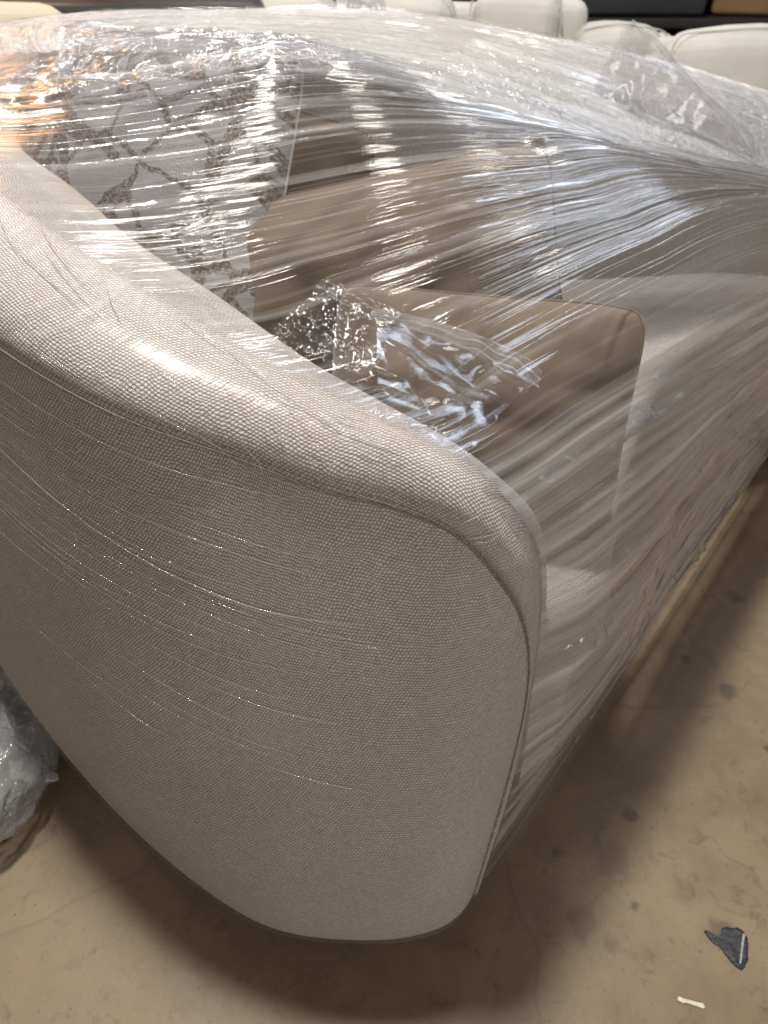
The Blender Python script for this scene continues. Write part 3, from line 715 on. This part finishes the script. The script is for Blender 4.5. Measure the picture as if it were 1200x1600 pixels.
# fold along the peak's right edge
pk = catmull([(.375, 1.302, .905), (.42, 1.305, .88), (.50, 1.325, .82), (.57, 1.34, .775), (.63, 1.35, .735), (.665, 1.355, .695)], 60)
rb = np.empty((60, 9, 3))
for i in range(60):
    for j in range(9):
        t_ = j / 8 * 2 - 1; wv_ = .005 + .010 * i / 59
        rb[i, j] = pk[i] + np.array([.5, .1, .5]) * t_ * wv_ + np.array([0, -1, .3]) * (noise.noise(Vector((i * .3, j * .4, 2))) * .004 + .003 * math.cos(t_ * 5))
o = grid('peak_fold', rb, M['crease'], None, np.stack([np.repeat(np.linspace(0, 1, 60)[:, None], 9, 1), np.repeat(np.linspace(0, 1, 9)[None], 60, 0)], -1)); local(o, wrap)
# fine raised creases in the snug film round the arm, plus modelled glint dashes
def join_tubes(name, curves, mat, stuff=True):
    vs_, fs_, us_ = [], [], []
    for C, r in curves:
        n_ = len(C); T = np.gradient(C, axis=0); T /= np.linalg.norm(T, axis=1)[:, None] + 1e-9
        A = np.cross(T, (0.1, 0.2, 0.97)); A /= np.linalg.norm(A, axis=1)[:, None] + 1e-9; Bv = np.cross(T, A)
        b0 = len(vs_); rr_ = r * np.sin(np.pi * np.linspace(.02, .98, n_)) ** .6
        for i in range(n_):
            for k in range(4):
                a = k * math.pi / 2; vs_.append(C[i] + rr_[i] * (A[i] * math.cos(a) + Bv[i] * math.sin(a))); us_.append((k * .1, i / n_))
        for i in range(n_ - 1):
            for k in range(4): fs_.append((b0 + i * 4 + k, b0 + i * 4 + (k + 1) % 4, b0 + (i + 1) * 4 + (k + 1) % 4, b0 + (i + 1) * 4 + k))
    o = mesh_obj(name, vs_, fs_, mat, None, us_); local(o, wrap)
    if stuff: tag(o, kind='stuff')
rn = random.Random(4); cv_ = []
def on_snug(q, v):
    q = min(max(q, 0), SN.shape[0] - 1.001); v = min(max(v, 0), SN.shape[1] - 1.001); i, j = int(q), int(v); a, b = q - i, v - j
    return SN[i, j] * (1 - a) * (1 - b) + SN[i + 1, j] * a * (1 - b) + SN[i, j + 1] * (1 - a) * b + SN[i + 1, j + 1] * a * b
def crease(qa, va, qb, vb_, sag, r, n_=40):
    C = np.array([on_snug(qa + (qb - qa) * t, va + (vb_ - va) * t - sag * math.sin(math.pi * t) + rn.uniform(-.03, .03)) for t in np.linspace(0, 1, n_)])
    cv_.append((C, r))
crease(232, 62, 138, 58, 3.0, .0008, 70)
for k in range(26):
    qa = rn.uniform(200, 250); va = rn.uniform(50, 68); ln = rn.uniform(30, 85); crease(qa, va, qa - ln, va + rn.uniform(-2.5, 1.5), rn.uniform(.3, 1.5), rn.uniform(.00022, .00045))
for k in range(10):
    qa = rn.uniform(160, 215); va = rn.uniform(36, 50); ln = rn.uniform(20, 50); crease(qa, va, qa - ln, va + rn.uniform(-1.5, .5), .3, rn.uniform(.0002, .0004))
for k in range(44):
    qa = rn.uniform(150, 245); va = rn.uniform(70, 88); crease(qa, va, qa - rn.uniform(4, 18), va + rn.uniform(-5, 1.5), .2, rn.uniform(.0002, .0005), 14)
for k in range(26):  # short pale dashes standing in for glints on the front band
    qa = rn.uniform(50, 118); va = rn.uniform(64, 74); crease(qa, va, qa - rn.uniform(2, 7), va + rn.uniform(4, 10), 0, rn.uniform(.0002, .00045), 12)
join_tubes('film_creases_and_glints', cv_, M['crease'])

# ------------------------------------------------------------------ things on the floor
# bundle in a clear bag beside the sofa
M['dark_cloth'] = plain('dark_bundle_cloth', (0.045, 0.042, 0.045), 0.7, 18, 0.5, 0.5, 60)
bg = empty('wrapped_bundle', (-.63, .52, 0), 'dark bundle tied in a crumpled clear plastic bag on the floor left of the sofa', 'bag')
o = rounded_box('bundle', (.17, .20, .10), .035, M['dark_cloth'], None, (-.640, .565, .056), .3, .01, 4, wob=.012, seed=3); local(o, bg)
def blob(name, c0, rad, mat, seed, amp, n_=46, m_=30, sq=.75):
    P = np.empty((n_, m_, 3))
    for i in range(n_):
        for j in range(m_):
            a = 2 * math.pi * i / n_; b = -math.pi / 2 + math.pi * j / (m_ - 1)
            d = np.array([math.cos(a) * math.cos(b), math.sin(a) * math.cos(b), math.sin(b)])
            d2 = np.sign(d) * np.abs(d) ** sq
            q = Vector(d * 2.6) + Vector((seed, 0, 0)); r_ = 1 + amp * (1 - 2 * abs(noise.noise(q))) + amp * .6 * (1 - 2 * abs(noise.noise(q * 2.4))) 
            P[i, j] = np.array(c0) + d2 * np.array(rad) * r_
            P[i, j, 2] = max(P[i, j, 2], 0.003)
    U = np.stack([np.repeat(np.linspace(0, 1, n_)[:, None], m_, 1), np.repeat(np.linspace(0, 1, m_)[None], n_, 0)], -1)
    return grid(name, P, mat, None, U, closed=True)
o = blob('plastic_bag', (-.628, .565, .066), (.108, .125, .062), M['film_bag'], 3.0, .14); local(o, bg)
tl_ = np.array([(-.565, .535, .080), (-.548, .540, .075), (-.530, .545, .065), (-.512, .547, .052), (-.494, .548, .040)])
tc = catmull(tl_, 40)
ang = np.linspace(0, 2 * np.pi, 22)
rr = np.interp(np.linspace(0, 1, 40), [0, .35, .7, 1], [.024, .016, .020, .006])
P = np.empty((40, 22, 3))
for i in range(40):
    for j in range(22):
        r_ = rr[i] * (1 + .45 * noise.noise(Vector((math.cos(ang[j]) * 1.8, math.sin(ang[j]) * 1.8, i * .12))))
        P[i, j] = tc[i] + np.array([-.35 * math.cos(ang[j]), .9 * math.cos(ang[j]), .62 * math.sin(ang[j])]) * r_
P[:, -1] = P[:, 0]; P[..., 2] = np.maximum(P[..., 2], .003)
o = grid('bag_neck', P, M['film_bag'], None, np.stack([np.repeat(np.linspace(0, 1, 40)[:, None], 22, 1), np.repeat(np.linspace(0, 1, 22)[None], 40, 0)], -1)); local(o, bg)
o = sheet('bag_flap', [(-.58, .47, .09), (-.56, .56, .11), (-.535, .56, .03), (-.56, .46, .02)], 18, 18, .008, 22, 5.0, M['film_bag'], .6); local(o, bg)

# torn scrap of black tape
m, nt = material('black_tape'); oc2 = coords(nt)
g = noi(nt, mapping(nt, oc2, (60, 260, 60), rot=(0, 0, .9)), 1.0, 4, .7)
principled(nt, ramp(nt, g, [(0.35, (0.012, 0.012, 0.014)), (0.62, (0.035, 0.036, 0.04)), (0.75, (0.16, 0.15, 0.145))]), 0.5, bump(nt, g, .6, .003))
out = [(.431, .350), (.436, .341), (.443, .335), (.447, .326), (.452, .318), (.456, .3135), (.461, .314), (.466, .319), (.470, .3245), (.472, .331), (.475, .337), (.476, .343), (.474, .350), (.470, .3545), (.464, .3535), (.459, .355), (.452, .3535), (.4495, .349), (.445, .3445), (.440, .347), (.435, .3515)]
def scrap(name, outline, mat, h, jag, seed, curl=0.0):
    C = catmull([(x, y, 0) for x, y in outline], 90, closed=True)
    cen = C.mean(0)
    for i in range(90): C[i, :2] += np.array(noise.noise_vector(Vector((C[i, 0] * 320, C[i, 1] * 320, seed)))[:2]) * jag
    rings = []
    for k, (f_, z) in enumerate([(1, .0006), (1, h), (.8, h * 1.15), (.5, h), (.2, h * 1.2), (.02, h)]):
        R = cen + (C - cen) * f_; 
        R[:, 2] = z + curl * np.clip((R[:, 0] - cen[0]) / .02, 0, 1.2) ** 2 * (k > 0) + (np.array([noise.noise(Vector((p[0] * 150, p[1] * 150, seed))) for p in R]) * h * .5 if k else 0)
        rings.append(R)
    P = np.stack(rings, 1)
    return grid(name, P, mat, None, None, closed=True)
out = [(.455 + (x - .455) * 1.2 + .003, .336 + (y - .336) * 1.2 - .004) for x, y in out]
o = scrap('tape_scrap', out, M.setdefault('tape', m), .0016, .0016, 4.0, .001)
tag(o, 'torn scrap of black tape stuck to the concrete floor', 'tape')
o = tube('crease', catmull([(.4622, .3104, .0032), (.4682, .3224, .0036), (.4748, .3356, .0042), (.4802, .3452, .0040)], 14), np.linspace(.0012, .0018, 14), plain('worn_tape_edge', (.30, .29, .28), .6, 300, .4), None, 6); local(o, bpy.data.objects['tape_scrap'])
o.parent = bpy.data.objects['tape_scrap']; o.matrix_parent_inverse = Matrix()
# wood splinter
bm = bmesh.new()
pr = [(-.5, -.07, .08), (-.47, .11, .07), (-.28, .07, .08), (.36, .085, .05), (.42, .12, .05), (.5, .0, .01), (.44, -.09, .03), (.1, -.08, .06), (-.22, -.075, .08), (-.27, -.11, .07)]
L_ = .034
lo = [bm.verts.new((x * L_, y * L_, 0.0005)) for x, y, z in pr]; hi = [bm.verts.new((x * L_ * .97, y * L_ * .8, .001 + z * L_)) for x, y, z in pr]
bm.faces.new(hi)
for i in range(len(pr)):
    j = (i + 1) % len(pr); bm.faces.new((lo[i], lo[j], hi[j], hi[i]))
bmesh.ops.recalc_face_normals(bm, faces=bm.faces[:])
me = bpy.data.meshes.new('splinter'); bm.to_mesh(me); bm.free(); me.materials.append(plain('pale_splinter', (.62, .55, .44), .7, 200, .2, .4, 500))
o = bpy.data.objects.new('splinter', me); col.objects.link(o); o.location = (.385, .268, 0); o.rotation_euler = (0, 0, math.radians(-14))
tag(o, 'small pale wood splinter lying on the floor in front of the sofa', 'splinter')

# ------------------------------------------------------------------ furniture in the back of the warehouse
M['white_fabric'] = plain('white_upholstery', (0.52, 0.50, 0.46), 0.9, 6, 0.10, 1.0, 9)
M['cream'] = plain('cream_upholstery', (0.50, 0.43, 0.33), 0.9, 3, 0.06, 0.3, 20)
M['black'] = plain('black_leather', (0.014, 0.013, 0.013), 0.45, 5, 0.3, 0.3, 40)
M['card'] = plain('brown_cardboard', (0.26, 0.15, 0.07), 0.85, 5, 0.15, 0.2, 80)
M['slate'] = plain('slate_crate', (0.028, 0.030, 0.034), 0.5, 4, 0.3, 0.2, 40)
M['post'] = plain('grey_post', (0.42, 0.41, 0.38), 0.6, 3, 0.1)
def armchair(x, y, top, wd, rot, label, seed, cush=.17):
    t = empty('armchair', (x, y, 0), label, 'armchair', 'white armchairs in a row behind the sofa')
    R = Matrix.Rotation(rot, 4, 'Z')
    def at_(p): q = R @ Vector(p); return (x + q.x, y + q.y, q.z)
    def part(n_, size, r_, mat, p, puff=0.0, wob=0.0):
        o = rounded_box(n_, size, r_, mat, t, at_(p), rot, puff, 4, wob=wob, seed=seed); return o
    part('back_cushion', (wd - .02, .20, .42), .07, M['white_fabric'], (0, -.02, top - .23), .035, .010)
    hx, hz, zc = wd / 2 - .006, .206, top - .23
    ring = [(-hx + .05, -hz), (0, -hz - .004), (hx - .05, -hz), (hx - .012, -hz + .012), (hx, -hz + .06), (hx + .006, 0), (hx, hz - .06), (hx - .012, hz - .006), (hx - .06, hz + .012), (0, hz + .026), (-hx + .06, hz + .012), (-hx + .012, hz - .006), (-hx, hz - .06), (-hx - .006, 0), (-hx, -hz + .06), (-hx + .012, -hz + .012)]
    for yo in (-.085,):
        C = [at_((a, yo, zc + b)) for a, b in ring]; C = catmull(C + C[:1], 70)
        wl = tube('welt', C, .0028, M['white_fabric'], None, 6); local(wl, t)
    part('back_frame', (wd + .10, .12, top - .16), .05, M['white_fabric'], (0.03, .13, (top - .06) / 2 + .06), 0, .004)
    part('seat_cushion', (wd - .02, .56, .17), .06, M['white_fabric'], (0, -.30, .36), .02, .006)
    part('seat_frame', (wd + .10, .66, .22), .04, M['white_fabric'], (0, -.26, .17))
    for s_ in (-1, 1):
        part('arm', (.12, .64, .46), .05, M['white_fabric'], (s_ * (wd / 2 + .06), -.26, .35), 0, .004)
        for yy in (-.5, .05): part('leg', (.04, .04, .07), .008, M['black'], (s_ * (wd / 2), yy, .033))
armchair(1.22, 2.75, .735, .60, math.radians(-4), 'white puffy armchair at the right edge, nearest of the row', 1)
armchair(.86, 3.15, .70, .36, math.radians(-3), 'low white armchair directly behind the upright peak of loose film', 2)
armchair(.48, 3.10, .815, .33, math.radians(-14), 'tall white armchair left of the film peak, its frame showing on the right', 3)
armchair(.10, 3.15, .80, .36, math.radians(-14), 'white armchair in the middle of the row, above the centre of the sofa back', 4)
armchair(-.31, 3.10, .80, .32, math.radians(-8), 'leftmost white armchair of the row, beside the black sofa', 5)
# black sofa and cream chair at the left
t = empty('black_sofa', (-.95, 2.95, 0), 'long black leather sofa whose back edge shows at the upper left', 'sofa')
rounded_box('back', (1.25, .20, .56), .04, M['black'], t, (-1.03, 2.95, .50), math.radians(1))
rounded_box('seat', (1.25, .70, .36), .05, M['black'], t, (-1.03, 3.40, .22), 0)
for x_ in (-1.63, -.43): rounded_box('arm', (.14, .75, .5), .05, M['black'], t, (x_, 3.44, .29), 0)
t = empty('cream_chair', (-1.25, 2.45, 0), 'cream rounded chair just visible over the sofa back at the far left', 'chair')
rounded_box('back', (.74, .16, .50), .075, M['cream'], t, (-1.27, 2.42, .565), math.radians(8), .02)
rounded_box('seat', (.68, .56, .32), .07, M['cream'], t, (-1.22, 2.74, .22), math.radians(8), .02)
# shelf with crates
t = empty('shelving', (1.35, 4.0, 0), 'low black shelving behind the white armchairs carrying boxes', 'shelf')
rounded_box('shelf', (2.6, .6, .04), .006, M['black'], t, (1.45, 4.0, .63), 0)
rounded_box('shelf', (2.6, .6, .04), .006, M['black'], t, (1.45, 4.0, .20), 0)
rounded_box('back_panel', (2.6, .03, 1.5), .005, M['black'], t, (1.45, 4.32, .76), 0)
for x_ in (.17, 1.45, 2.73): rounded_box('upright', (.05, .58, .42), .006, M['black'], t, (x_, 4.0, .41), 0)
def crate(name, size, mat, loc, rot, label, cat, lid):
    t = empty(name, (loc[0], loc[1], loc[2]), label, cat)
    rounded_box('body', size, .02, mat, t, (loc[0], loc[1], loc[2] + size[2] / 2), rot)
    rounded_box('lid', (size[0] + .02, size[1] + .02, .04), .012, mat, t, (loc[0], loc[1], loc[2] + size[2] + .021), rot)
crate('storage_crate', (.56, .4, .40), M['slate'], (1.11, 3.93, .652), 0, 'dark slate storage crate on the black shelving', 'crate', 1)
crate('cardboard_box', (.46, .4, .42), M['card'], (1.70, 3.93, .652), math.radians(-12), 'brown cardboard box beside the dark crate on the black shelving', 'box', 1)
crate('cardboard_box', (.20, .3, .9), M['card'], (-1.12, 3.9, .002), 0.05, 'narrow brown cardboard carton standing behind the black sofa', 'box', 1)
crate('cardboard_box', (.24, .3, .95), M['card'], (-.86, 3.95, .002), -.06, 'wider brown cardboard carton behind the black sofa, right of the narrow one', 'box', 1)
for x_, l_ in ((-1.62, 'leftmost pale upright post behind the black sofa'), (-1.40, 'pale upright post beside the narrow cardboard carton')):
    t = empty('rack_post', (x_, 3.9, 0), l_, 'post', 'pale rack posts')
    rounded_box('post', (.07, .07, 2.6), .008, M['post'], t, (x_, 3.9, 1.302), 0); rounded_box('foot', (.13, .13, .012), .004, M['post'], t, (x_, 3.9, .008), 0)
t = empty('wrapped_cushion', (-.08, 2.55, 0), 'dark upright cushion wrapped in shiny plastic behind the sofa back', 'cushion')
o = rounded_box('cushion', (.15, .14, .80), .05, M['slate'], None, (-.07, 2.5, .405), .2, .01, wob=.008); local(o, t)
o = blob('plastic_cover', (-.07, 2.5, .415), (.095, .088, .42), M['film_bag'], 6.0, .06, sq=.6); local(o, t)

# grit and lint scattered over the concrete
rn = random.Random(12); gv, gf = [], []
for k in range(420):
    x, y = rn.uniform(-.9, 1.6), rn.uniform(.2, 1.6); r_ = rn.uniform(.0004, .0013) * (1 if rn.random() < .9 else 1.8); b0 = len(gv)
    for a in range(5):
        t = a * 2 * math.pi / 5 + rn.uniform(-.4, .4); gv.append((x + r_ * math.cos(t) * rn.uniform(.6, 1.3), y + r_ * math.sin(t) * rn.uniform(.6, 1.3), .0002))
    gv.append((x, y, .0002 + r_ * .8))
    for a in range(5): gf.append((b0 + a, b0 + (a + 1) % 5, b0 + 5))
o = mesh_obj('floor_grit', gv, gf, plain('grit', (.12, .095, .07), .9, 90, .7), None, None, False); tag(o, kind='stuff')
gv, gf = [], []
for k in range(70):
    x, y = rn.uniform(-.6, 1.2), rn.uniform(.22, 1.2); a = rn.uniform(0, 6.28); cu = rn.uniform(-80, 80); b0 = len(gv); n_ = 7; L = rn.uniform(.004, .012)
    for i in range(n_):
        gv += [(x, y, .0012), (x - .00018 * math.sin(a), y + .00018 * math.cos(a), .0012)]; x += math.cos(a) * L / n_; y += math.sin(a) * L / n_; a += cu * L / n_
    for i in range(n_ - 1): gf.append((b0 + 2 * i, b0 + 2 * i + 2, b0 + 2 * i + 3, b0 + 2 * i + 1))
o = mesh_obj('floor_lint', gv, gf, plain('lint', (.45, .41, .36), .9, 90, .3), None, None, False); tag(o, kind='stuff')
